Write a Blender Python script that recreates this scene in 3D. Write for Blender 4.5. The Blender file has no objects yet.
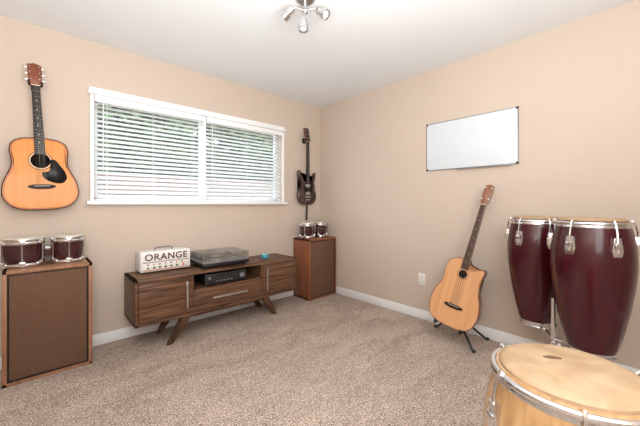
import bpy, bmesh, math, random
from mathutils import Vector, Matrix
random.seed(7)
S=bpy.context.scene
COL=S.collection
R=math.radians
try:
    S.view_settings.view_transform='Standard'
except Exception: pass

# ---------------- materials ----------------
def _new(name):
    m=bpy.data.materials.new(name); m.use_nodes=True
    nt=m.node_tree; b=nt.nodes['Principled BSDF']
    return m,nt,b
def pm(name,col,rough=0.5,metal=0.0,var=0.06,scale=8.0,bump=0.0,bscale=None,coat=0.0,stretch=(1,1,1),spec=.5):
    m,nt,b=_new(name); N=nt.nodes; L=nt.links
    tc=N.new('ShaderNodeTexCoord'); mp=N.new('ShaderNodeMapping'); mp.inputs['Scale'].default_value=stretch
    L.new(tc.outputs['Object'],mp.inputs['Vector'])
    n=N.new('ShaderNodeTexNoise'); n.inputs['Scale'].default_value=scale; n.inputs['Detail'].default_value=4
    L.new(mp.outputs[0],n.inputs['Vector'])
    r=N.new('ShaderNodeValToRGB')
    a=[max(0,c*(1-var)) for c in col]; c2=[min(1,c*(1+var)) for c in col]
    r.color_ramp.elements[0].position=.3; r.color_ramp.elements[1].position=.7
    r.color_ramp.elements[0].color=(*a,1); r.color_ramp.elements[1].color=(*c2,1)
    L.new(n.outputs['Fac'],r.inputs['Fac']); L.new(r.outputs['Color'],b.inputs['Base Color'])
    b.inputs['Roughness'].default_value=rough; b.inputs['Metallic'].default_value=metal
    b.inputs['Specular IOR Level'].default_value=spec
    if coat: b.inputs['Coat Weight'].default_value=coat; b.inputs['Coat Roughness'].default_value=.08
    if bump:
        n2=N.new('ShaderNodeTexNoise'); n2.inputs['Scale'].default_value=bscale or scale; n2.inputs['Detail'].default_value=5
        L.new(mp.outputs[0],n2.inputs['Vector'])
        bp=N.new('ShaderNodeBump'); bp.inputs['Strength'].default_value=bump; bp.inputs['Distance'].default_value=.01
        L.new(n2.outputs['Fac'],bp.inputs['Height']); L.new(bp.outputs[0],b.inputs['Normal'])
    return m
def wood(name,dark,light,stretch,scale=6,rough=.45,coat=0.0,contrast=(.3,.7),spec=.5):
    m,nt,b=_new(name); N=nt.nodes; L=nt.links
    tc=N.new('ShaderNodeTexCoord'); mp=N.new('ShaderNodeMapping'); mp.inputs['Scale'].default_value=stretch
    L.new(tc.outputs['Object'],mp.inputs['Vector'])
    n=N.new('ShaderNodeTexNoise'); n.inputs['Scale'].default_value=scale; n.inputs['Detail'].default_value=8; n.inputs['Distortion'].default_value=.6
    L.new(mp.outputs[0],n.inputs['Vector'])
    r=N.new('ShaderNodeValToRGB'); r.color_ramp.elements[0].position=contrast[0]; r.color_ramp.elements[1].position=contrast[1]
    r.color_ramp.elements[0].color=(*dark,1); r.color_ramp.elements[1].color=(*light,1)
    L.new(n.outputs['Fac'],r.inputs['Fac']); L.new(r.outputs['Color'],b.inputs['Base Color'])
    b.inputs['Roughness'].default_value=rough; b.inputs['Specular IOR Level'].default_value=spec
    if coat: b.inputs['Coat Weight'].default_value=coat; b.inputs['Coat Roughness'].default_value=.1
    return m

M_wall=pm('wall_paint',(.615,.515,.430),.85,var=.012,scale=3,bump=.10,bscale=140,spec=.2)
M_ceil=pm('ceiling_paint',(.85,.875,.895),.9,var=.012,scale=3,bump=.15,bscale=110,spec=.2)
M_white=pm('white_paint',(.90,.91,.92),.45,var=.01)
M_slat=pm('blind_white',(.90,.91,.93),.5,var=.01)
def translucent_slat():
    m,nt,b=_new('translucent_slat_vinyl'); N=nt.nodes; L=nt.links
    tc=N.new('ShaderNodeTexCoord'); n=N.new('ShaderNodeTexNoise'); n.inputs['Scale'].default_value=6; L.new(tc.outputs['Object'],n.inputs['Vector'])
    r=N.new('ShaderNodeValToRGB'); r.color_ramp.elements[0].color=(.90,.91,.92,1); r.color_ramp.elements[1].color=(.93,.94,.95,1)
    L.new(n.outputs['Fac'],r.inputs['Fac']); L.new(r.outputs['Color'],b.inputs['Base Color']); b.inputs['Roughness'].default_value=.5
    t=N.new('ShaderNodeBsdfTranslucent'); t.inputs[0].default_value=(.92,.95,.98,1)
    mx=N.new('ShaderNodeMixShader'); mx.inputs[0].default_value=.32
    L.new(b.outputs[0],mx.inputs[1]); L.new(t.outputs[0],mx.inputs[2]); L.new(mx.outputs[0],N['Material Output'].inputs[0])
    return m
M_slatT=translucent_slat()
M_chrome=pm('chrome',(.74,.74,.75),.14,1.0,var=.03)
M_steel=pm('brushed_steel',(.62,.62,.62),.3,1.0,var=.05)
M_alum=pm('aluminium_frame',(.28,.29,.30),.4,.8,var=.03)
M_fret=pm('fret_wire',(.20,.19,.17),.4,1.0,var=.05)
M_black=pm('black_plastic',(.012,.012,.013),.35,var=.1)
M_blackmetal=pm('black_metal',(.015,.015,.016),.4,var=.1)
M_rubber=pm('rubber',(.02,.02,.02),.8)
M_burg=pm('burgundy_lacquer',(.052,.004,.009),.22,var=.2,scale=5,coat=.35,stretch=(6,6,.6),spec=.4)
M_burg2=pm('dark_burgundy_lacquer',(.045,.009,.012),.2,var=.2,scale=5,coat=.6)
M_natdrum=wood('natural_drum_wood',(.44,.24,.10),(.62,.38,.18),(10,10,.6),5,.25,.7)
M_skinworn=pm('drum_skin_mark',(.16,.09,.055),.7,var=.3,scale=60)
M_skinw=pm('bongo_skin',(.72,.66,.55),.6,var=.06,scale=10)
M_walnut=wood('walnut_horizontal',(.048,.022,.013),(.225,.115,.064),(.7,6,14),4,.42,.0,(.34,.66),.3)
M_walnutv=wood('walnut_leg',(.05,.024,.014),(.14,.07,.04),(6,6,1),4,.42,0,(.3,.7),.3)
M_cab=wood('speaker_cabinet_wood',(.17,.055,.024),(.36,.135,.065),(9,9,.7),4,.4,0,(.3,.7),.35)
M_cabl=wood('speaker_cabinet_veneer',(.24,.105,.052),(.40,.20,.11),(9,9,.7),4,.4,0,(.3,.7),.35)
M_slot=pm('dark_interior',(.02,.013,.01),.7)
M_cedar=wood('light_cedar',(.64,.31,.135),(.80,.44,.22),(26,26,.6),4,.4,.15,(.2,.8),.3)
M_spruce=wood('amber_spruce',(.58,.185,.010),(.72,.275,.024),(26,26,.6),4,.35,.1,(.25,.75),.25)
M_burst=wood('dark_amber_edge',(.36,.09,.008),(.46,.13,.012),(26,26,.6),4,.35,.1,(.25,.75),.25)
M_mahog=wood('mahogany_side',(.14,.035,.017),(.24,.07,.03),(2,8,8),4,.3,.4)
M_neck=wood('neck_wood',(.20,.08,.04),(.30,.13,.065),(9,9,1),4,.35)
M_headred=wood('red_headstock_wood',(.17,.045,.02),(.26,.075,.036),(9,9,1),4,.35)
M_rose=wood('rosewood',(.012,.008,.007),(.035,.02,.015),(20,20,1),5,.5,0,(.3,.7),.3)
M_brownfb=wood('brown_fretboard_wood',(.06,.028,.017),(.12,.058,.035),(20,20,1),5,.5,0,(.3,.7),.3)
M_sg=wood('dark_walnut_lacquer',(.030,.014,.013),(.080,.035,.030),(14,14,1),4,.2,.5)
M_cream=pm('cream_binding',(.75,.68,.52),.4)
M_tort=pm('black_pickguard',(.008,.006,.006),.3,var=.2,spec=.15)
M_hole=pm('sound_hole_dark',(.008,.005,.004),.9,spec=.1)
M_ampw=pm('white_amp_covering',(.84,.83,.81),.5,var=.03,bump=.1,bscale=300)
M_amptxt=pm('amp_lettering',(.10,.034,.018),.5)
M_amporange=pm('amp_orange',(.70,.22,.05),.5)
M_record=pm('vinyl_record',(.02,.02,.02),.25,var=.2,scale=20)
M_plinth=pm('turntable_grey',(.20,.20,.205),.4,var=.05)
M_blue=pm('blue_plastic',(.08,.34,.48),.35)
M_tan=pm('tan_wood_fence',(.21,.145,.115),.85,var=.3,scale=8,stretch=(8,8,.6))
M_leaf=pm('leaves',(.10,.150,.070),.7,var=.35,scale=2.5,spec=.2)
M_bark=pm('bark',(.10,.07,.05),.9,var=.4,scale=20)
M_soil=pm('yard_ground',(.25,.22,.17),.9,var=.3,scale=3)
M_board=pm('whiteboard_surface',(.69,.735,.77),.3,var=.008)
M_ivory=pm('ivory_plastic',(.82,.80,.75),.4,var=.01)
M_bulb=pm('frosted_glass',(.85,.85,.83),.3,var=.01)

def rawhide():
    m,nt,b=_new('rawhide_drum_skin'); N=nt.nodes; L=nt.links
    tc=N.new('ShaderNodeTexCoord')
    n=N.new('ShaderNodeTexNoise'); n.inputs['Scale'].default_value=9; n.inputs['Detail'].default_value=7; n.inputs['Distortion'].default_value=.5
    L.new(tc.outputs['Object'],n.inputs['Vector'])
    r=N.new('ShaderNodeValToRGB'); e=r.color_ramp.elements; e[0].position=.32; e[0].color=(.38,.25,.14,1); e[1].position=.68; e[1].color=(.54,.395,.25,1)
    L.new(n.outputs['Fac'],r.inputs['Fac']); L.new(r.outputs['Color'],b.inputs['Base Color'])
    b.inputs['Roughness'].default_value=.6; b.inputs['Specular IOR Level'].default_value=.25
    return m
M_skin=rawhide()
M_skinedge=pm('drum_skin_collar',(.32,.20,.11),.6,var=.25,scale=14,spec=.3)
def grille():
    m,nt,b=_new('speaker_grille_cloth'); N=nt.nodes; L=nt.links
    tc=N.new('ShaderNodeTexCoord')
    n=N.new('ShaderNodeTexNoise'); n.inputs['Scale'].default_value=320
    L.new(tc.outputs['Object'],n.inputs['Vector'])
    r=N.new('ShaderNodeValToRGB'); r.color_ramp.elements[0].position=.35; r.color_ramp.elements[1].position=.65
    r.color_ramp.elements[0].color=(.12,.066,.042,1); r.color_ramp.elements[1].color=(.19,.108,.072,1)
    L.new(n.outputs['Fac'],r.inputs['Fac']); L.new(r.outputs['Color'],b.inputs['Base Color'])
    b.inputs['Roughness'].default_value=.95; b.inputs['Specular IOR Level'].default_value=.1
    return m
M_grille=grille()

def carpet():
    m,nt,b=_new('beige_carpet'); N=nt.nodes; L=nt.links
    tc=N.new('ShaderNodeTexCoord')
    def noise(s,d,dist=0,sc=None):
        n=N.new('ShaderNodeTexNoise'); n.inputs['Scale'].default_value=s; n.inputs['Detail'].default_value=d; n.inputs['Distortion'].default_value=dist
        if sc:
            mp=N.new('ShaderNodeMapping'); mp.inputs['Scale'].default_value=sc; mp.inputs['Rotation'].default_value=(0,0,.5); L.new(tc.outputs['Object'],mp.inputs['Vector']); L.new(mp.outputs[0],n.inputs['Vector'])
        else: L.new(tc.outputs['Object'],n.inputs['Vector'])
        return n
    a=noise(115,9,.3); big=noise(2.6,4,.8,(1,2.4,1)); med=noise(28,6)
    r=N.new('ShaderNodeValToRGB'); e=r.color_ramp.elements
    e[0].position=.35; e[0].color=(.205,.14,.105,1); e[1].position=.65; e[1].color=(.74,.64,.555,1)
    k=e.new(.49); k.color=(.455,.36,.295,1)
    L.new(a.outputs['Fac'],r.inputs['Fac'])
    add=N.new('ShaderNodeMath'); add.operation='ADD'; L.new(big.outputs['Fac'],add.inputs[0]); L.new(med.outputs['Fac'],add.inputs[1])
    mr=N.new('ShaderNodeMapRange'); mr.inputs['From Min'].default_value=.75; mr.inputs['From Max'].default_value=1.25
    mr.inputs['To Min'].default_value=.76; mr.inputs['To Max'].default_value=1.14
    L.new(add.outputs[0],mr.inputs['Value'])
    mx=N.new('ShaderNodeVectorMath'); mx.operation='SCALE'
    L.new(r.outputs['Color'],mx.inputs[0]); L.new(mr.outputs[0],mx.inputs['Scale'])
    L.new(mx.outputs[0],b.inputs['Base Color'])
    b.inputs['Roughness'].default_value=1.0; b.inputs['Specular IOR Level'].default_value=.1
    bp=N.new('ShaderNodeBump'); bp.inputs['Strength'].default_value=.45; bp.inputs['Distance'].default_value=.008
    L.new(a.outputs['Fac'],bp.inputs['Height']); L.new(bp.outputs[0],b.inputs['Normal'])
    return m
M_carpet=carpet()
def clear(name,tint,fac):
    m=bpy.data.materials.new(name); m.use_nodes=True; nt=m.node_tree; nt.nodes.clear()
    o=nt.nodes.new('ShaderNodeOutputMaterial'); t=nt.nodes.new('ShaderNodeBsdfTransparent'); t.inputs[0].default_value=(*tint,1)
    g=nt.nodes.new('ShaderNodeBsdfGlossy'); g.inputs['Roughness'].default_value=.05; mx=nt.nodes.new('ShaderNodeMixShader'); mx.inputs[0].default_value=fac
    nt.links.new(t.outputs[0],mx.inputs[1]); nt.links.new(g.outputs[0],mx.inputs[2]); nt.links.new(mx.outputs[0],o.inputs[0]); return m
M_glass=clear('window_glass',(.97,.99,.98),.04)
M_acryl=clear('clear_acrylic',(.95,.96,.97),.22)

# ---------------- mesh builder ----------------
class MB:
    def __init__(s): s.bm=bmesh.new(); s.mats=[]
    def mi(s,m):
        if m not in s.mats: s.mats.append(m)
        return s.mats.index(m)
    def _merge(s,b,M=None):
        if M is not None: bmesh.ops.transform(b,matrix=M,verts=b.verts)
        me=bpy.data.meshes.new('tmp'); b.to_mesh(me); b.free(); s.bm.from_mesh(me); bpy.data.meshes.remove(me)
    def box(s,lo,hi,mat,bev=0.0,M=None,seg=2):
        b=bmesh.new(); bmesh.ops.create_cube(b,size=1)
        c=[(a+d)/2 for a,d in zip(lo,hi)]; sz=[abs(d-a) for a,d in zip(lo,hi)]
        for v in b.verts: v.co=Vector((v.co.x*sz[0]+c[0],v.co.y*sz[1]+c[1],v.co.z*sz[2]+c[2]))
        if bev: bmesh.ops.bevel(b,geom=list(b.edges),offset=min(bev,min(sz)*.45),segments=seg,affect='EDGES',profile=.5)
        k=s.mi(mat)
        for f in b.faces: f.material_index=k
        s._merge(b,M); return s
    def lathe(s,prof,mat,seg=32,M=None,mats=None):
        b=bmesh.new(); rings=[]
        for r,z in prof:
            if r<1e-6: rings.append([b.verts.new((0,0,z))])
            else: rings.append([b.verts.new((r*math.cos(2*math.pi*i/seg),r*math.sin(2*math.pi*i/seg),z)) for i in range(seg)])
        k=s.mi(mat)
        for j in range(len(rings)-1):
            A,B=rings[j],rings[j+1]
            kk=s.mi(mats[j]) if mats else k
            for i in range(seg):
                i2=(i+1)%seg
                if len(A)==1 and len(B)==1: continue
                if len(A)==1: f=b.faces.new((A[0],B[i2],B[i]))
                elif len(B)==1: f=b.faces.new((A[i],A[i2],B[0]))
                else: f=b.faces.new((A[i],A[i2],B[i2],B[i]))
                f.material_index=kk
        bmesh.ops.recalc_face_normals(b,faces=b.faces)
        s._merge(b,M); return s
    def cyl(s,p0,p1,r0,mat,r1=None,seg=16,M=None):
        p0=Vector(p0);p1=Vector(p1); r1=r0 if r1 is None else r1
        d=p1-p0; q=d.to_track_quat('Z','Y').to_matrix().to_4x4(); T=Matrix.Translation(p0)@q
        if M is not None: T=M@T
        return s.lathe([(0,0),(r0,0),(r1,d.length),(0,d.length)],mat,seg,T)
    def ring(s,Rr,r,z,mat,seg=40,M=None,sz=1.0,ps=10):
        pr=[(Rr+r*math.cos(2*math.pi*i/ps),z+sz*r*math.sin(2*math.pi*i/ps)) for i in range(ps+1)]
        b=bmesh.new(); k=s.mi(mat)
        V=[[b.verts.new((p[0]*math.cos(2*math.pi*j/seg),p[0]*math.sin(2*math.pi*j/seg),p[1])) for p in pr[:-1]] for j in range(seg)]
        for j in range(seg):
            for i in range(ps):
                f=b.faces.new((V[j][i],V[(j+1)%seg][i],V[(j+1)%seg][(i+1)%ps],V[j][(i+1)%ps])); f.material_index=k
        bmesh.ops.recalc_face_normals(b,faces=b.faces)
        s._merge(b,M); return s
    def tube(s,pts,r,mat,seg=10,M=None):
        pts=[Vector(p) for p in pts]; b=bmesh.new(); k=s.mi(mat); rings=[]
        prevx=None
        for i,p in enumerate(pts):
            d=(pts[min(i+1,len(pts)-1)]-pts[max(i-1,0)]).normalized()
            if prevx is None:
                up=Vector((0,0,1)) if abs(d.z)<.9 else Vector((1,0,0)); x=d.cross(up).normalized()
            else: x=(prevx-d*prevx.dot(d)).normalized()
            prevx=x; y=d.cross(x)
            rings.append([b.verts.new(p+x*(r*math.cos(2*math.pi*a/seg))+y*(r*math.sin(2*math.pi*a/seg))) for a in range(seg)])
        for j in range(len(rings)-1):
            for a in range(seg): b.faces.new((rings[j][a],rings[j][(a+1)%seg],rings[j+1][(a+1)%seg],rings[j+1][a]))
        b.faces.new(rings[0]); b.faces.new(rings[-1])
        for f in b.faces: f.material_index=k
        bmesh.ops.recalc_face_normals(b,faces=b.faces)
        s._merge(b,M); return s
    def sphere(s,c,r,mat,sc=(1,1,1),seg=20,M=None):
        b=bmesh.new(); bmesh.ops.create_uvsphere(b,u_segments=seg,v_segments=seg//2,radius=r)
        for v in b.verts: v.co=Vector((v.co.x*sc[0]+c[0],v.co.y*sc[1]+c[1],v.co.z*sc[2]+c[2]))
        k=s.mi(mat)
        for f in b.faces: f.material_index=k
        s._merge(b,M); return s
    def outline(s,pts,yf,yb,cap,side,bind=None,bev=.004,M=None,edge=None,ew=.02):
        """pts: list of (x,z) ; extruded from front y=yf to back y=yb"""
        n=len(pts); bind=bind or side
        A=sum(pts[i][0]*pts[(i+1)%n][1]-pts[(i+1)%n][0]*pts[i][1] for i in range(n))
        if A<0: pts=pts[::-1]
        P=[Vector(p) for p in pts]; off=[]; off2=[]
        for i in range(n):
            t=(P[(i+1)%n]-P[i-1]); t=t.normalized() if t.length>0 else Vector((1,0)); nn=Vector((t.y,-t.x)); off.append(P[i]-nn*bev); off2.append(P[i]-nn*(bev+ew))
        b=bmesh.new(); sg=1 if yb>yf else -1
        def rg(L,y): return [b.verts.new((q.x,y,q.y)) for q in L]
        r0=rg(off,yf); r1=rg(P,yf+sg*bev*.6); r2=rg(P,yb-sg*bev*.6); r3=rg(off,yb)
        kc,ks,kb=s.mi(cap),s.mi(side),s.mi(bind)
        def br(a,c,k):
            for i in range(n):
                f=b.faces.new((a[i],a[(i+1)%n],c[(i+1)%n],c[i])); f.material_index=k
        br(r0,r1,kb); br(r1,r2,ks); br(r2,r3,kb)
        top=r0
        if edge:
            top=rg(off2,yf); br(top,r0,s.mi(edge))
        f=b.faces.new(top); f.material_index=kc; g=b.faces.new(r3); g.material_index=ks
        bmesh.ops.triangulate(b,faces=[f,g])
        bmesh.ops.recalc_face_normals(b,faces=b.faces)
        s._merge(b,M); return s
    def obj(s,name,parent=None,ang=35,**kw):
        me=bpy.data.meshes.new(name); s.bm.to_mesh(me); s.bm.free()
        for m in s.mats: me.materials.append(m)
        me.polygons.foreach_set('use_smooth',[True]*len(me.polygons))
        me.set_sharp_from_angle(angle=R(ang))
        o=bpy.data.objects.new(name,me); COL.objects.link(o)
        if parent: o.parent=parent
        for k,v in kw.items(): o[k]=v
        return o
def thing(name,label,cat,loc=(0,0,0),rz=0,group=None,mat=None):
    e=bpy.data.objects.new(name,None); COL.objects.link(e); e.empty_display_size=.1
    e.matrix_world=mat if mat is not None else Matrix.Translation(loc)@Matrix.Rotation(R(rz),4,'Z')
    e['label']=label; e['category']=cat
    if group: e['group']=group
    return e
def cat_rom(pts,closed=True,k=6):
    out=[]; n=len(pts)
    rng=range(n) if closed else range(n-1)
    for i in rng:
        g=(lambda j: Vector(pts[j%n])) if closed else (lambda j: Vector(pts[max(0,min(n-1,j))]))
        p0,p1,p2,p3=g(i-1),g(i),g(i+1),g(i+2)
        for j in range(k):
            t=j/k
            out.append(tuple(.5*((2*p1)+(-p0+p2)*t+(2*p0-5*p1+4*p2-p3)*t*t+(-p0+3*p1-3*p2+p3)*t**3)))
    if not closed: out.append(tuple(pts[-1]))
    return out

# ---------------- room shell ----------------
XL,YB,H=-3.55,-3.95,2.44
WX0,WX1,WZ0,WZ1=-2.475,-.635,1.16,2.02
T=.14
b=MB()
b.box((XL-T,0,-.02),(WX0,T,H),M_wall).box((WX1,0,-.02),(T,T,H),M_wall).box((WX0,0,-.02),(WX1,T,WZ0),M_wall).box((WX0,0,WZ1),(WX1,T,H),M_wall)
b.obj('wall_north',kind='structure')
MB().box((0,YB-T,-.02),(T,0,H),M_wall).obj('wall_east',kind='structure')
MB().box((XL-T,YB-T,-.02),(XL,0,H),M_wall).obj('wall_west',kind='structure')
MB().box((XL,YB-T,-.02),(0,YB,H),M_wall).obj('wall_south',kind='structure')
MB().box((XL-T,YB-T,-.1),(T,T,0),M_carpet).obj('floor',kind='structure')
MB().box((XL-T,YB-T,H),(T,T,H+.1),M_ceil).obj('ceiling',kind='structure')
def bb(lo,hi,name): MB().box(lo,hi,M_white,.004).obj(name,kind='structure')
bb((XL,-.014,0),(0,0,.09),'baseboard_north'); bb((-.014,YB,0),(0,-.014,.09),'baseboard_east')
bb((XL,YB,0),(XL+.014,-.014,.09),'baseboard_west'); bb((XL+.014,YB,0),(-.014,YB+.014,.09),'baseboard_south')
b=MB()
b.box((-2.50,-.022,1.16),(WX0,0,2.03),M_white,.003).box((WX1,-.022,1.16),(-.61,0,2.03),M_white,.003)
b.box((-2.515,-.050,2.012),(-.595,0,2.035),M_white,.004).box((-2.505,-.030,2.035),(-.605,0,2.070),M_white,.004)
b.obj('trim_1',kind='structure')
MB().box((-2.525,-.06,1.134),(-.585,.10,1.162),M_white,.005).obj('trim_2',kind='structure')
b=MB(); y0,y1=.085,.125
b.box((WX0,y0,WZ0),(WX0+.035,y1,WZ1),M_white).box((WX1-.035,y0,WZ0),(WX1,y1,WZ1),M_white)
b.box((WX0,y0,WZ0),(WX1,y1,WZ0+.04),M_white).box((WX0,y0,WZ1-.04),(WX1,y1,WZ1),M_white)
b.box((-1.59,y0-.01,WZ0),(-1.55,y1,WZ1),M_white)
b.box((WX0+.035,.104,WZ0+.04),(WX1-.035,.108,WZ1-.04),M_glass)
b.obj('window_1',kind='structure')
def blind(x0,x1):
    e=thing('window_blind','white horizontal slatted blind hung inside the window frame','window blind',((x0+x1)/2,.033,WZ0),group='white blinds in the window')
    w=(x1-x0)/2
    MB().box((-w,-.055,.800),(w,-.042,.857),M_slat,.004).box((-w,-.042,.82),(w,.02,.857),M_slat).obj('valance',e)
    b=MB(); n=20; sp=.0385
    for i in range(n):
        z=.042+i*sp
        Mx=Matrix.Translation((0,0,z))@Matrix.Rotation(R(32),4,'X')
        b.box((-w+.002,-.025,-.0018),(w-.002,.025,.0018),M_slatT,M=Mx)
    b.obj('slats',e)
    MB().box((-w+.002,-.024,.004),(w-.002,.024,.02),M_slat,.003).obj('bottom_rail',e)
    b=MB()
    for fx in (-.8,0,.8):
        for yy in (-.027,.027):
            b.cyl((fx*w,yy,.01),(fx*w,yy,.83),.0015,M_slat,seg=6)
    b.obj('cord',e)
    MB().cyl((-w+.06,-.038,.25),(-w+.06,-.038,.80),.004,M_slat,seg=8).obj('tilt_wand',e)
blind(WX0+.003,-1.592); blind(-1.558,WX1-.003)
MB().box((-1.590,.0,WZ0+.002),(-1.560,.07,WZ1-.002),M_white,.003).obj('trim_3',kind='structure')

# ---------------- outside ----------------
MB().box((-9,T,-.3),(7,12,-.1),M_soil).obj('yard_ground',kind='structure')
e=thing('garden_fence','weathered brown wooden board fence outside the window','fence',(-1,2.3,-.1))
b=MB()
x=-4.5
while x<4.5:
    b.box((x,0,0),(x+.135,.02,1.70+random.uniform(-.01,.01)),M_tan,.003); x+=.142
b.obj('board',e)
MB().box((-4.5,.02,.4),(4.6,.06,.5),M_tan).box((-4.5,.02,1.3),(4.6,.06,1.4),M_tan).obj('rail',e)
def foliage(name,label,cx,cy,cz,rx,ry,rz,n,trunk,lf=1.0):
    e=thing(name,label,'tree',(cx,cy,-.1))
    V=[];F=[]
    cl=[(random.uniform(-1,1)*rx,random.uniform(-1,1)*ry,random.uniform(-1,1)*rz) for _ in range(80)]
    for i in range(n):
        c=random.choice(cl)
        p=Vector((c[0]+random.gauss(0,.22),c[1]+random.gauss(0,.12),c[2]+cz+random.gauss(0,.19)))
        a=Vector((random.gauss(0,1),random.gauss(0,1),random.gauss(0,1))).normalized(); q=a.cross(Vector((random.gauss(0,1),random.gauss(0,1),.3))).normalized()
        L=random.uniform(.05,.09)*lf
        k=len(V); V+= [p-a*L,p+q*L*.5,p+a*L,p-q*L*.5]; F.append((k,k+1,k+2,k+3))
    me=bpy.data.meshes.new('leaves'); me.from_pydata([tuple(v) for v in V],[],F); me.materials.append(M_leaf)
    o=bpy.data.objects.new('leaves',me); COL.objects.link(o); o.parent=e; o['kind']='stuff'
    b=MB().tube([(0,0,0),(.05,0,cz*.4),(-.05,.05,cz*.8),(0,0,cz+rz*.6)],.05,M_bark)
    for i in range(6):
        c=cl[i]; b.tube([(0,0,cz*.6),(c[0]*.5,c[1]*.5,cz*.8),(c[0],c[1],c[2]+cz)],.018,M_bark,seg=6)
    b.obj('trunk',e)
foliage('garden_tree','leafy green tree growing behind the wooden fence',-1.75,3.5,2.1,1.0,.35,1.0,9000,1)
foliage('garden_tree','dense leafy green tree beside the fence outside the window',1.45,3.5,2.2,1.15,.35,1.1,11000,1)
foliage('garden_tree','taller leafy green tree standing further back in the yard',.7,6.0,2.8,3.0,.5,2.0,22000,1,1.9)

# ---------------- speakers ----------------
def speaker(cx,label,cm):
    e=thing('floor_speaker',label,'speaker',(cx,-.018,0),group='pair of floor speaker cabinets')
    w,d,h=.225,.305,.72
    b=MB(); t=.022
    b.box((-w,-d,0.0),(-w+t,0,h),cm,.003).box((w-t,-d,0.0),(w,0,h),cm,.003)
    b.box((-w,-d,h-t),(w,0,h),cm,.003).box((-w,-d,0.0),(w,0,t),cm,.003).box((-w+t,-d+.03,t),(w-t,0,h-t),M_slot)
    b.obj('cabinet',e)
    MB().box((-w+t+.008,-d+.006,t+.008),(w-t-.008,-d+.03,h-t-.008),M_grille,.004).obj('grille',e)
    b=MB()
    z0,z1=t,h-t
    for a,c in (((-w+t,-d+.001,z0),(-w+t+.006,-d+.02,z1)),((w-t-.006,-d+.001,z0),(w-t,-d+.02,z1)),((-w+t,-d+.001,z0),(w-t,-d+.02,z0+.006)),((-w+t,-d+.001,z1-.006),(w-t,-d+.02,z1))):
        b.box(a,c,M_slot)
    b.obj('grille_frame',e)
speaker(-2.742,'brown wooden floor speaker with cloth grille, under the acoustic guitar',M_cabl)
speaker(-.243,'reddish brown wooden floor speaker standing in the room corner',M_cab)

# ---------------- bongos ----------------
def bongos(cx,cy,cz,sep,rz,r1,r2,label,h=.19):
    e=thing('bongo_drums',label,'drums',(cx,cy,cz),rz,group='bongo pairs standing on the speakers')
    for sx,r in ((-sep/2,r1),(sep/2,r2)):
        Mt=Matrix.Translation((sx,0,0))
        MB().lathe([(r*.80,.012),(r*.84,.02),(r*.93,.10),(r*.94,.14),(r*.93,h-.01),(r*.85,h-.01),(r*.75,.02),(r*.8,.012)],M_burg2,32,Mt).obj('drum_shell',e)
        MB().lathe([(0,h+.002),(r*.8,h+.002),(r*.93,h-.004),(r*.955,h-.02),(r*.93,h-.03)],M_skinw,32,Mt).obj('drum_head',e)
        MB().ring(r*.97,.006,h-.014,M_chrome,32,Mt,1.6).ring(r*.95,.004,h-.035,M_chrome,32,Mt,2.2).obj('top_hoop',e)
        MB().ring(r*.86,.006,.014,M_chrome,32,Mt,2.2).obj('bottom_hoop',e)
        for k in range(6):
            a=2*math.pi*(k+.5)/6
            Mr=Mt@Matrix.Rotation(a,4,'Z')
            MB().cyl((r*1.0,0,.03),(r*1.02,0,h-.01),.0045,M_chrome,seg=8,M=Mr).box((r*.84,-.018,.018),(r*1.04,.018,.040),M_chrome,.003,M=Mr).box((r*.9,-.016,h-.042),(r*1.06,.016,h-.016),M_chrome,.003,M=Mr).obj('tension_rod',e)
    MB().box((-sep/2+r1*.85,-.03,.06),(sep/2-r2*.85,.03,.13),M_burg2,.004).obj('center_block',e)
bongos(-2.760,-.155,.72,.238,0,.114,.098,'dark red chrome-hooped bongo pair on the speaker below the acoustic guitar',.195)
bongos(-.243,-.150,.72,.22,0,.095,.090,'dark red bongo pair with chrome hoops on the corner speaker')

# ---------------- media console ----------------
cx0,cx1,cf,cb,cz0,cz1=-2.27,-.745,-.42,-.03,.205,.56
mx=(cx0+cx1)/2
e=thing('media_console','walnut media console with two doors, open shelf, drawer and splayed legs','tv stand',(mx,0,0))
w=(cx1-cx0)/2; t=.022; ci=.34
b=MB()
b.box((-w,cf,cz1-t),(w,cb,cz1),M_walnut,.003).box((-w,cf,cz0),(w,cb,cz0+t),M_walnut,.003)
b.box((-w,cf,cz0),(-w+t,cb,cz1),M_walnut,.003).box((w-t,cf,cz0),(w,cb,cz1),M_walnut,.003)
b.box((-ci-t/2,cf+.004,cz0+t),(-ci+t/2,cb,cz1-t),M_walnut).box((ci-t/2,cf+.004,cz0+t),(ci+t/2,cb,cz1-t),M_walnut)
b.box((-ci,cf+.004,.395),(ci,cb,.411),M_walnut).box((-w+.01,cb-.008,cz0+.01),(w-.01,cb,cz1-.01),M_slot)
b.obj('body',e)
for s_ in (-1,1):
    a,c=(ci+.013,w-t-.003)
    lo,hi=(a,c) if s_>0 else (-c,-a)
    d=MB().box((lo,cf+.002,cz0+t+.003),(hi,cf+.02,cz1-t-.003),M_walnut,.003).obj('door',e)
    hx=(lo+.035) if s_>0 else (hi-.035)
    MB().box((hx-.007,cf-.022,.275),(hx+.007,cf-.012,.50),M_steel,.003).cyl((hx,cf+.002,.31),(hx,cf-.014,.31),.004,M_steel,seg=8).cyl((hx,cf+.002,.465),(hx,cf-.014,.465),.004,M_steel,seg=8).obj('handle',d,label='brushed metal bar handle')
d=MB().box((-ci+.014,cf+.002,cz0+t+.003),(ci-.014,cf+.02,.392),M_walnut,.003).box((-ci+.03,cf+.02,.24),(ci-.03,cb-.03,.36),M_slot).obj('drawer',e)
MB().box((-.17,cf-.022,.308),(.17,cf-.012,.326),M_steel,.003).cyl((-.15,cf+.002,.317),(-.15,cf-.014,.317),.004,M_steel,seg=8).cyl((.15,cf+.002,.317),(.15,cf-.014,.317),.004,M_steel,seg=8).obj('handle',d,label='brushed metal bar handle')
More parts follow.
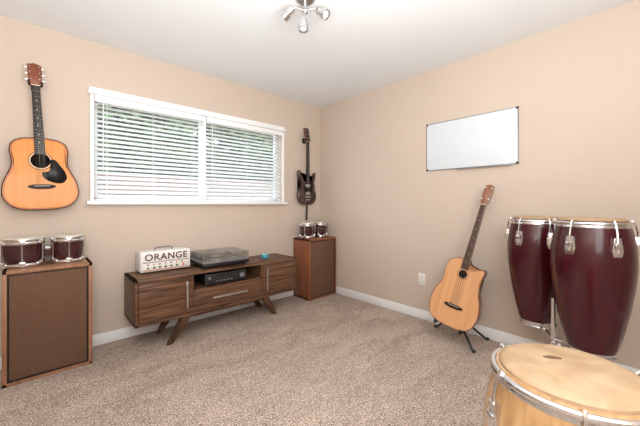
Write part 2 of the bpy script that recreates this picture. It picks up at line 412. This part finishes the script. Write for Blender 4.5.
for s_ in (-1,1):
    for yy in (cf+.035,cb-.06):
        b=MB(); xt,xb_=s_*.38,s_*.515
        bm2=bmesh.new()
        vs=[]
        for (x_,z_,hw,hy) in ((xb_,0,.020,.018),(xt,cz0,.042,.024)):
            for dx,dy in ((-1,-1),(1,-1),(1,1),(-1,1)): vs.append(bm2.verts.new((x_+dx*hw,yy+dy*hy,z_)))
        for f in ((0,1,2,3),(4,5,6,7),(0,1,5,4),(1,2,6,5),(2,3,7,6),(3,0,4,7)): bm2.faces.new([vs[i] for i in f])
        bmesh.ops.recalc_face_normals(bm2,faces=bm2.faces); bmesh.ops.bevel(bm2,geom=list(bm2.edges),offset=.003,segments=2,affect='EDGES')
        b.mi(M_walnutv); b._merge(bm2); b.obj('leg',e)
MB().box((-.40,cf+.02,cz0-.022),(.40,cf+.05,cz0),M_walnutv,.003).obj('rail',e)
MB().box((-.40,cb-.075,cz0-.022),(.40,cb-.045,cz0),M_walnutv,.003).obj('rail',e)

# ---------------- amp head ----------------
def textmesh(body,size,mat,parent,M,name='lettering',ext=.0012,offset=0.0,sx=1.0,spacing=1.0):
    cu=bpy.data.curves.new('txt','FONT'); cu.body=body; cu.size=size; cu.extrude=ext; cu.offset=offset; cu.align_x='CENTER'; cu.align_y='CENTER'; cu.space_character=spacing
    o=bpy.data.objects.new('txt',cu); COL.objects.link(o)
    dg=bpy.context.evaluated_depsgraph_get(); dg.update()
    me=bpy.data.meshes.new_from_object(o.evaluated_get(dg)); bpy.data.objects.remove(o)
    me.transform(M@Matrix.Scale(sx,4,(1,0,0))); me.materials.clear(); me.materials.append(mat)
    r=bpy.data.objects.new(name,me); COL.objects.link(r); r.parent=parent; return r
e=thing('guitar_amplifier_head','white guitar amplifier head lettered ORANGE, standing on the media console','amplifier',(-1.992,-.05,.56))
aw=.20
MB().box((-aw,-.165,.012),(aw,0,.182),M_ampw,.012,seg=3).obj('cabinet',e)
MB().box((-aw+.018,-.170,.096),(aw-.018,-.163,.170),M_ampw,.002).obj('name_panel',e)
MB().box((-aw+.018,-.170,.028),(aw-.018,-.163,.090),M_ivory,.002).box((-aw+.018,-.1712,.090),(aw-.018,-.163,.093),M_amptxt).box((-aw+.018,-.1714,.026),(aw-.018,-.163,.031),M_amporange).obj('control_panel',e)
textmesh('ORANGE',.076,M_amptxt,e,Matrix.Translation((0,-.171,.132))@Matrix.Rotation(R(90),4,'X'),'lettering',.0015,.0014,1.03,1.09)
for i in range(6):
    MB().cyl((-.145+i*.045,-.170,.048),(-.145+i*.045,-.184,.048),.008,M_black,.006,seg=14).obj('knob',e)
MB().box((.128,-.176,.038),(.142,-.17,.060),M_amporange,.002).obj('switch',e)
for i in range(7): MB().box((-.152+i*.045,-.1712,.069),(-.138+i*.045,-.169,.079),M_amporange if i%2 else M_amptxt,.002).obj('control_symbol',e)
MB().tube([(-.07,-.08,.180),(-.068,-.08,.196),(-.055,-.08,.204),(.055,-.08,.204),(.068,-.08,.196),(.07,-.08,.180)],.006,M_plinth).obj('handle',e)
for sx in (-1,1):
    for yy in (-.14,-.025): MB().cyl((sx*.17,yy,0),(sx*.17,yy,.014),.012,M_rubber,seg=12).obj('foot',e)

# ---------------- turntable ----------------
e=thing('turntable','grey and black record turntable with a clear dust cover','record player',(-1.515,-.215,.56))
MB().box((-.225,-.165,.016),(.225,.165,.046),M_black,.006).box((-.225,-.165,.046),(.225,.165,.062),M_plinth,.004).obj('plinth',e)
MB().cyl((-.045,0,.062),(-.045,0,.078),.150,M_steel,seg=48).cyl((-.045,0,.078),(-.045,0,.081),.144,M_steel,seg=48).cyl((-.045,0,.081),(-.045,0,.084),.136,M_record,seg=48).cyl((-.045,0,.084),(-.045,0,.0848),.045,M_cream,seg=32).cyl((-.045,0,.084),(-.045,0,.094),.003,M_chrome,seg=8).obj('platter',e)
MB().cyl((.165,.10,.062),(.165,.10,.10),.022,M_steel,seg=20).tube([(.165,.135,.105),(.165,.06,.105),(.155,-.06,.100),(.10,-.105,.094)],.005,M_chrome).box((.085,-.125,.086),(.11,-.095,.1),M_black,.002).obj('tonearm',e)
b=MB(); c=M_acryl
b.box((-.222,-.162,.128),(.222,.162,.131),c).box((-.222,-.162,.064),(.222,-.159,.128),c).box((-.222,.159,.064),(.222,.162,.128),c).box((-.222,-.159,.064),(-.219,.159,.128),c).box((.219,-.159,.064),(.222,.159,.128),c)
b.obj('dust_cover',e)
MB().cyl((.19,-.10,.062),(.19,-.10,.072),.014,M_steel,seg=16).obj('speed_knob',e)
for sx in (-1,1):
    for sy in (-1,1): MB().cyl((sx*.19,sy*.13,0),(sx*.19,sy*.13,.017),.018,M_rubber,seg=14).obj('foot',e)
e=thing('audio_receiver','black audio receiver on the open shelf of the console','receiver',(-1.53,-.24,.411))
MB().box((-.20,-.14,.012),(.20,.14,.105),M_black,.004).obj('chassis',e)
MB().box((-.20,-.148,.012),(.20,-.14,.105),M_blackmetal,.002).box((-.10,-.1495,.066),(.08,-.147,.09),M_slot).obj('front_panel',e)
MB().cyl((.15,-.148,.06),(.15,-.168,.06),.022,M_plinth,seg=24).obj('volume_knob',e)
MB().cyl((-.16,-.148,.07),(-.16,-.158,.07),.012,M_plinth,seg=16).obj('selector_knob',e)
for i in range(5): MB().box((-.10+i*.035,-.152,.03),(-.08+i*.035,-.147,.04),M_plinth,.001).obj('button',e)
for sx in (-1,1):
    for yy in (-.12,.12): MB().cyl((sx*.17,yy,0),(sx*.17,yy,.013),.014,M_rubber,seg=12).obj('foot',e)
e=thing('smart_speaker','small round blue and white smart speaker on the console','smart speaker',(-1.03,-.25,.56))
MB().lathe([(0,0),(.030,0),(.036,.004),(.042,.02),(.042,.034),(.035,.05),(.02,.058),(0,.06)],M_blue,24).obj('body',e)
MB().ring(.033,.0035,.052,M_white,24).obj('light_ring',e)

# ---------------- guitars ----------------
def mirror(half):
    return half+[(-x,z) for x,z in half[-2:0:-1]]
def guitar(label,M,out,bH,depth,neckL,headL,capm,sidem,bindm,kind,name='acoustic_guitar',cat='guitar',pegs='3+3',hz=.30,brz=.155,nw=(.056,.044),headm=None,group='guitars',pick=None,hr=.052,fbm=None,edge=None):
    e=thing(name,label,cat,mat=M,group=group)
    fbm=fbm or M_rose
    MB().outline(cat_rom(out),-depth,0,capm,sidem,bindm,.005 if kind!='sg' else .008,edge=edge,ew=.010).obj('body',e,ang=30)
    yf=-depth
    ov=.12 if kind!='sg' else .03
    if kind=='bass': ov=.08
    z0,z1=bH-ov,bH+neckL
    zb=bH-.02
    nk=MB(); w0,w1=nw[0]/2,nw[1]/2
    b2=bmesh.new(); rings=[]
    for z,w_ in ((zb,w0),(zb+.03,w0*.98),((zb+z1)/2,(w0+w1)/2),(z1,w1)):
        rings.append([b2.verts.new((w_*math.cos(a),yf-.003+ (.022 if z>zb+.01 else .03)*math.sin(a),z)) for a in [math.pi*i/8 for i in range(9)]])
    for A,B in zip(rings,rings[1:]):
        for i in range(9): b2.faces.new((A[i],A[(i+1)%9],B[(i+1)%9],B[i]))
    b2.faces.new(rings[0]); b2.faces.new(rings[-1]); bmesh.ops.recalc_face_normals(b2,faces=b2.faces)
    nk.mi(M_neck if kind!='sg' else M_sg); nk._merge(b2); nk.obj('neck',e)
    f=MB().outline([(-w0-.001,z0),(w0+.001,z0),(w1,z1),(-w1,z1)],yf-.009,yf-.001,fbm,fbm,None,.0008)
    sc=(z1-brz)
    for i in range(1,22):
        z=z1-sc*(1-2**(-i/12))
        if z<z0+.005: break
        ww=w1+(w0-w1)*(z1-z)/(z1-z0)
        f.box((-ww,yf-.0105,z-.0008),(ww,yf-.0085,z+.0008),M_fret)
        if i in (3,5,7,9,12,15): f.cyl((0,yf-.0088,z+.010),(0,yf-.0096,z+.010),.003,M_cream,seg=10)
    f.box((-w1,yf-.012,z1-.001),(w1,yf-.002,z1+.004),M_cream)
    f.obj('fretboard',e)
    Mh=Matrix.Translation((0,yf-.002,z1))@Matrix.Rotation(R(-11),4,'X')
    hw=.036 if kind!='bass' else .032
    ho=[(-w1,0),(w1,0),(hw*.95,.03),(hw*1.05,headL*.55),(hw,headL*.93),(hw*.45,headL*.96),(0,headL),(-hw*.45,headL*.96),(-hw,headL*.93),(-hw*1.05,headL*.55),(-hw*.95,.03)]
    if kind=='sg': ho=[(-w1,0),(w1,0),(hw,.03),(hw*1.1,headL*.6),(hw*1.15,headL*.93),(hw*.5,headL*1.0),(0,headL*.95),(-hw*.5,headL),(-hw*1.15,headL*.93),(-hw*1.1,headL*.6),(-hw,.03)]
    MB().outline(ho,-.006,.010,headm,M_neck,None,.0015,M=Mh).obj('headstock',e)
    npg=3 if pegs=='3+3' else 2
    for s_ in (-1,1):
        for i in range(npg):
            zz=headL*(.25+.55*i/(npg-1))
            b=MB(); big=1.2 if pegs!='3+3' else .85
            b.cyl((s_*.024,-.006,zz),(s_*.024,-.020,zz),.0045*big,M_steel,seg=10,M=Mh)
            b.cyl((s_*(hw-.002),.004,zz),(s_*(hw+.014),.004,zz),.003,M_steel,seg=8,M=Mh)
            b.sphere((s_*(hw+.019),.004,zz),.009*big,M_steel,(.7,.45,1),12,M=Mh)
            b.obj('tuning_peg',e)
    ns=6 if pegs=='3+3' else 4
    for i in range(ns):
        f_=(i/(ns-1)-.5)
        x0_=f_*nw[0]*.85; x1_=f_*nw[1]*.8
        MB().cyl((x0_,yf-.016,brz),(x1_,yf-.0125,z1+.002),.0005 if ns==6 else .0010,M_fret,seg=5).obj('string',e)
    if kind!='sg':
        MB().cyl((0,yf-.0002,hz),(0,yf-.0012,hz),hr,M_hole,seg=40).obj('sound_hole',e)
        Mr=Matrix.Translation((0,yf-.0006,hz))@Matrix.Rotation(R(90),4,'X')
        b=MB()
        if kind!='bass': b.ring(hr+.004,.0022,0,M_cream,40,Mr,.5)
        b.ring(hr+.011,.0016,0,M_mahog if kind=='bass' else M_rose,40,Mr,.5).obj('rosette',e)
        MB().outline(cat_rom([(-.075,brz),(-.05,brz-.014),(0,brz-.018),(.05,brz-.014),(.075,brz),(.05,brz+.012),(0,brz+.014),(-.05,brz+.012)],k=3),yf-.009,yf,M_rose,M_rose,None,.002).box((-.04,yf-.014,brz+.002),(.04,yf-.008,brz+.005),M_cream).obj('bridge',e)
    if pick:
        MB().outline(cat_rom(pick,k=4),yf-.0025,yf-.0003,M_tort,M_tort,None,.0006).obj('pickguard',e)
    return e
dread=mirror([(0,0),(.09,.004),(.155,.028),(.195,.080),(.203,.135),(.191,.205),(.165,.265),(.149,.315),(.149,.365),(.154,.415),(.141,.465),(.098,.495),(.04,.504),(0,.505)])
pick=[(.050,.350),(.058,.32),(.054,.292),(.035,.270),(.006,.262),(.015,.222),(.06,.192),(.11,.188),(.136,.220),(.130,.265),(.105,.312),(.078,.352)]
guitar('amber steel-string acoustic guitar with black pickguard hanging on the wall',Matrix.Translation((-2.773,-.02,1.098))@Matrix.Rotation(R(-2.8),4,'Y'),dread,.505,.11,.36,.165,M_spruce,M_mahog,M_hole,'dread',headm=M_headred,hz=.345,brz=.165,pick=pick,edge=M_burst)
sgo=[(0,0),(.08,.006),(.135,.035),(.163,.09),(.160,.155),(.138,.21),(.128,.255),(.136,.31),(.152,.37),(.156,.415),(.140,.430),(.112,.405),(.088,.355),(.062,.315),(.035,.300),(0,.30),(-.035,.305),(-.064,.325),(-.090,.368),(-.115,.420),(-.143,.445),(-.160,.428),(-.155,.375),(-.138,.315),(-.128,.26),(-.138,.21),(-.160,.155),(-.163,.09),(-.135,.035),(-.08,.006)]
sgo=[(x*.90,z*.97) for x,z in sgo]
e=guitar('dark brown double-cutaway electric guitar hanging on the wall by the corner',Matrix.Translation((-.29,-.045,1.130)),sgo,.295,.038,.505,.185,M_sg,M_sg,None,'sg',name='electric_guitar',hz=.2,brz=.10,nw=(.054,.042),headm=M_sg,
 pick=[(-.045,.27),(.045,.27),(.07,.30),(.085,.27),(.075,.2),(.06,.14),(.0,.12),(-.045,.13),(-.05,.2)])
for z in (.145,.240): MB().box((-.036,-.046,z-.018),(.036,-.038,z+.018),M_steel,.002).obj('pickup',e)
MB().box((-.04,-.052,.092),(.04,-.038,.106),M_chrome,.002).obj('bridge',e)
MB().box((-.03,-.048,.058),(.03,-.038,.068),M_chrome,.002).obj('tailpiece',e)
for x_,z_ in ((.080,.10),(.105,.130),(.070,.055),(.100,.075)): MB().cyl((x_,-.038,z_),(x_,-.052,z_),.011,M_black,.009,seg=14).obj('control_knob',e)
MB().tube([(0,-.02,.0),(.004,-.02,-.02),(.0,-.02,-.10),(-.003,-.018,-.195)],.012,M_black,seg=8).obj('strap',e)

bass=[(0,0),(.10,.004),(.17,.035),(.205,.10),(.210,.16),(.195,.235),(.165,.30),(.148,.35),(.150,.40),(.162,.435),(.165,.465),(.15,.48),(.12,.475),(.085,.455),(.055,.445),(.030,.465),(.02,.510),(0,.52),(-.05,.518),(-.10,.507),(-.142,.475),(-.158,.425),(-.157,.375),(-.153,.34),(-.165,.295),(-.195,.235),(-.210,.16),(-.205,.10),(-.17,.035),(-.10,.004)]
bass=[(x*.90,z*1.08) for x,z in bass]
ax=Vector((.245,-.245,1.175)).normalized()
n=Vector((-.985,-.10,0)); n=(n-ax*n.dot(ax)).normalized()
Y=-n; X=Y.cross(ax).normalized()
Mb=Matrix(((X.x,Y.x,ax.x,0),(X.y,Y.y,ax.y,0),(X.z,Y.z,ax.z,0),(0,0,0,1)))
base=Vector((-.275,-1.905,.135))
guitar('light cedar cutaway acoustic bass guitar leaning on a black floor stand',Matrix.Translation(base)@Mb,bass,.562,.10,.46,.18,M_cedar,M_mahog,M_mahog,'bass',name='acoustic_bass_guitar',pegs='2+2',headm=M_neck,hz=.438,brz=.17,nw=(.054,.040),hr=.032,fbm=M_brownfb)
for (hx,hz_,lab) in ((-2.816,1.985,'black wall hanger holding the amber acoustic guitar'),(-.29,1.945,'black wall hanger holding the dark electric guitar')):
    e=thing('guitar_hanger',lab,'guitar hanger',(hx,-.001,hz_),group='guitar hangers on the window wall')
    MB().box((-.025,-.014,-.03),(.025,0,.04),M_black,.004).obj('wall_plate',e)
    yk=-.145 if hx<-1 else -.10
    MB().tube([(0,-.012,0),(0,-.035,0),(0,-.04,0)],.006,M_blackmetal).tube([(-.034,yk,.004),(-.034,-.06,0),(-.025,-.042,0),(0,-.038,0),(.025,-.042,0),(.034,-.06,0),(.034,yk,.004)],.006,M_rubber).obj('yoke',e)
# guitar stand
b2=Vector((-.19,-1.91,0))
e=thing('guitar_stand','black metal tripod guitar stand holding the bass guitar','guitar stand',b2)
feet=[(.08,.22),( -.165,-.205),(.145,-.20)]
for fx,fy in feet:
    MB().tube([(0,0,.20),(fx*.5,fy*.5,.105),(fx*.95,fy*.95,.012)],.009,M_blackmetal).sphere((fx,fy,.012),.012,M_rubber,(1.3,1.3,1)).obj('leg',e)
MB().tube([(0,0,.10),(0,0,.30),(.10,-.09,.62)],.010,M_blackmetal).cyl((0,0,.17),(0,0,.22),.016,M_black).obj('upright',e)
bo=base-b2
for s_ in (-1,1):
    o_=X*(.10*s_)
    a0=Vector((0,0,.19)); a1=Vector((0,0,.15))+X*(.05*s_); p_=bo+o_-ax*.012
    MB().tube([a0,a1,p_-n*.02,p_+n*.110,p_+n*.115+ax*.03],.008,M_rubber).obj('cradle_arm',e)

# ---------------- whiteboard & outlet ----------------
e=thing('whiteboard','small blank whiteboard with thin dark frame mounted on the wall','whiteboard',(-.001,-1.937,1.686))
hw,hh=.389,.226
MB().box((-.012,-hw+.004,-hh+.004),(0,hw-.004,hh-.004),M_board,.001).obj('panel',e)
b=MB(); q=.006
b.box((-.015,-hw,-hh),(0,hw,-hh+q),M_alum,.002).box((-.015,-hw,hh-q),(0,hw,hh),M_alum,.002).box((-.015,-hw,-hh),(0,-hw+q,hh),M_alum,.002).box((-.015,hw-q,-hh),(0,hw,hh),M_alum,.002)
b.obj('frame',e)
for sy in (-1,1):
    for sz in (-1,1):
        y=sy*(hw-.008); z=sz*(hh-.008); MB().box((-.018,y-.009,z-.009),(0,y+.009,z+.009),M_black,.004).obj('corner_cap',e)
MB().box((-.035,-.34,-hh-.008),(0,.10,-hh),M_alum,.002).obj('pen_tray',e)
e=thing('wall_outlet','ivory duplex electrical outlet low on the wall','outlet',(0,-1.493,.393))
MB().box((-.006,-.037,-.058),(0,.037,.058),M_ivory,.003).obj('cover_plate',e)
for z in (-.022,.022):
    MB().box((-.009,-.016,z-.014),(-.005,.016,z+.014),M_ivory,.004).box((-.0095,-.008,z-.006),(-.0088,-.005,z+.006),M_black).box((-.0095,.005,z-.006),(-.0088,.008,z+.006),M_black).obj('socket',e)

# ---------------- congas ----------------
def conga(label,loc,rz,rh,Hc,shm,skm,worn=False,nl=6,rim=1.0):
    e=thing('conga_drum',label,'drum',loc,rz,group='conga drums')
    s=rh/.152; z=Hc/.72
    prof=[(.100,0),(.104,.01),(.124,.07),(.153,.20),(.175,.33),(.187,.43),(.189,.50),(.184,.58),(.169,.655),(.155,.705)]
    pp=cat_rom(prof,False,3)
    sh=[(r*s,h*z) for r,h in pp]
    inner=[(r*s-.012,h*z) for r,h in pp[::-1]]
    MB().lathe(sh+inner+[sh[0]],shm,56).obj('drum_shell',e)
    top=.705*z
    MB().lathe([(0,top+.016),(rh*.6,top+.015),(rh*.90,top+.012),(rh*.975,top+.006),(rh*1.03,top-.008),(rh*1.035,top-.030),(rh*1.0,top-.034)],skm,56,None,[skm,skm,skm,M_skinedge,M_skinedge,M_skinedge]).obj('drum_head',e)
    MB().ring(rh*1.075,.0085*rim,top-.012,M_chrome,56).ring(rh*1.055,.0045*rim,top-.032,M_chrome,56,None,3.2).obj('rim',e)
    MB().ring(.1005*s+.001,.006,.014,M_chrome,48,None,2.6).obj('bottom_band',e)
    rp=.179*s
    for k in range(nl):
        Mr=Matrix.Rotation(2*math.pi*(k+.5)/nl,4,'Z')
        b=MB(); rr=rh*1.11
        b.tube([(rh*1.05,0,top-.002),(rh*1.10,0,top+.003),(rr+.008,0,top-.012),(rr+.016,0,top-.05),(rr+.022,0,top-.125)],.0048,M_chrome,8,M=Mr)
        b.box((rp-.008,-.016,top-.134),(rr+.032,.016,top-.106),M_chrome,.005,M=Mr)
        b.outline([(-.018,top-.175),(.018,top-.175),(.025,top-.145),(.015,top-.080),(-.015,top-.080),(-.025,top-.145)],-rp-.013,-rp+.008,M_chrome,M_chrome,None,.003,M=Mr@Matrix.Rotation(R(90),4,'Z'))
        b.cyl((rr+.022,0,top-.156),(rr+.022,0,top-.132),.008,M_chrome,seg=6,M=Mr)
        b.obj('tension_lug',e)
    if worn:
        zt=top+.0165
        MB().outline(cat_rom([(-.020,-.007),(0,-.011),(.020,-.007),(.022,.002),(0,.009),(-.022,.002)],k=3),-zt,-zt+.004,M_skinworn,M_skinworn,None,.0003,M=Matrix.Translation((.018,.048,0))@Matrix.Rotation(R(-40),4,'Z')@Matrix.Rotation(R(-90),4,'X')).obj('maker_mark',e)
    return e
conga('smaller burgundy lacquered conga with chrome hardware beside the bass guitar',(-.292,-2.502,.335),8,.137,.72,M_burg,M_skin)
conga('larger burgundy lacquered conga mounted on the chrome stand',(-.570,-2.812,.335),8,.147,.73,M_burg,M_skin,nl=6)
conga('natural wood conga with mottled tan skin head standing on the carpet',(-1.778,-2.888,0),-14,.162,.71,M_natdrum,M_skin,True,rim=1.15)
SB=Vector((-.36,-2.75,0))
e=thing('conga_stand','chrome double conga stand with tripod legs','drum stand',SB)
c1=Vector((-.292,-2.502,0))-SB; c2=Vector((-.570,-2.812,0))-SB
mid=(c1+c2)/2
c0=Vector((mid.x-.03,mid.y+.03,0))
MB().cyl(c0+Vector((0,0,.10)),c0+Vector((0,0,.56)),.015,M_chrome).cyl(c0+Vector((0,0,.24)),c0+Vector((0,0,.29)),.024,M_chrome).cyl(c0+Vector((0,0,.37)),c0+Vector((0,0,.40)),.022,M_chrome).obj('pole',e)
for a in (95,215,335):
    d=Vector((math.cos(R(a)),math.sin(R(a)),0))*.30
    if a==335: d*=.75
    MB().tube([c0+Vector((0,0,.27)),c0+d*.5+Vector((0,0,.17)),c0+d+Vector((0,0,.012))],.010,M_chrome).tube([c0+Vector((0,0,.12)),c0+d*.5+Vector((0,0,.17))],.007,M_chrome).sphere(c0+d+Vector((0,0,.013)),.013,M_rubber,(1.3,1.3,1)).obj('leg',e)
for c_,rb in ((c1,.094),(c2,.100)):
    MB().ring(rb,.007,.325,M_chrome,40,Matrix.Translation(c_)).tube([c0+Vector((0,0,.30)),c_+(c0-c_).normalized()*rb+Vector((0,0,.325))],.009,M_chrome).cyl(c_+Vector((-rb,0,.325)),c_+Vector((rb,0,.325)),.006,M_chrome).obj('cradle',e)

# ---------------- ceiling light ----------------
e=thing('ceiling_spotlight','chrome three-head ceiling spotlight with frosted bulbs','ceiling light',(-1.57,-1.56,2.44),0)
MB().lathe([(0,0),(.065,0),(.065,-.012),(.05,-.024),(0,-.026)],M_steel,32).cyl((0,0,-.02),(0,0,-.09),.010,M_steel).sphere((0,0,-.09),.020,M_steel).obj('canopy',e)
rr_=Vector((.734,-.679,0)); ff=Vector((.679,.734,0))
for off,dr in ((-rr_*.09+ff*.0+Vector((0,0,-.08)),(-rr_*.55+Vector((0,0,-.35))+ff*.3)),(rr_*.09+Vector((0,0,-.09)),(rr_*.5+Vector((0,0,-.45))-ff*.3)),(Vector((0,0,-.160))-ff*.02-rr_*.01,Vector((0,0,-1))-ff*.15)):
    MB().tube([(0,0,-.09),off*.6+Vector((0,0,-.02)),off],.006,M_steel).obj('arm',e)
    d=dr.normalized(); q=(-d).to_track_quat('Z','Y').to_matrix().to_4x4(); Mq=Matrix.Translation(off)@q@Matrix.Scale(1.15,4)
    h=MB().lathe([(0,.014),(.018,.014),(.020,.010),(.020,-.022),(.027,-.026),(.027,-.056),(.025,-.056),(.025,-.028),(0,-.022)],M_steel,24,Mq).obj('lamp_head',e)
    MB().sphere((0,0,-.045),.021,M_bulb,(1,1,.7),16,M=Mq).obj('bulb',h)

# ---------------- lights / world ----------------
w=bpy.data.worlds.new('World'); S.world=w; w.use_nodes=True
bg=w.node_tree.nodes['Background']; bg.inputs[0].default_value=(.86,.93,1.0,1); bg.inputs[1].default_value=4.8
def area(name,loc,tgt,sx,sy,pw,col):
    l=bpy.data.lights.new(name,'AREA'); l.shape='RECTANGLE'; l.size=sx; l.size_y=sy; l.energy=pw; l.color=col
    o=bpy.data.objects.new(name,l); COL.objects.link(o); o.location=loc
    o.rotation_euler=(Vector(tgt)-Vector(loc)).to_track_quat('-Z','Y').to_euler(); return o
area('bounce_lamp',(-2.65,-3.1,1.35),(-2.50,-2.7,2.44),1.3,1.3,88,(.98,.99,1.0))
area('rear_fill_light',(-2.5,-3.85,1.6),(-1.7,0,1.1),2.0,1.3,35,(.98,.99,1.0))  # unseen fill light added behind the camera, not a lamp of the room
sun=bpy.data.lights.new('sun','SUN'); sun.energy=1.0; sun.angle=.03; so=bpy.data.objects.new('sun',sun); COL.objects.link(so); so.rotation_euler=(R(48),0,R(-20))

# ---------------- camera ----------------
cam=bpy.data.cameras.new('camera'); co=bpy.data.objects.new('camera',cam); COL.objects.link(co)
cam.lens=17.16; cam.sensor_width=36; cam.shift_y=-9/640; cam.clip_start=.05
co.location=(-2.804,-3.031,1.139); co.rotation_euler=(R(90),0,-math.atan2(.679,.734))
S.camera=co
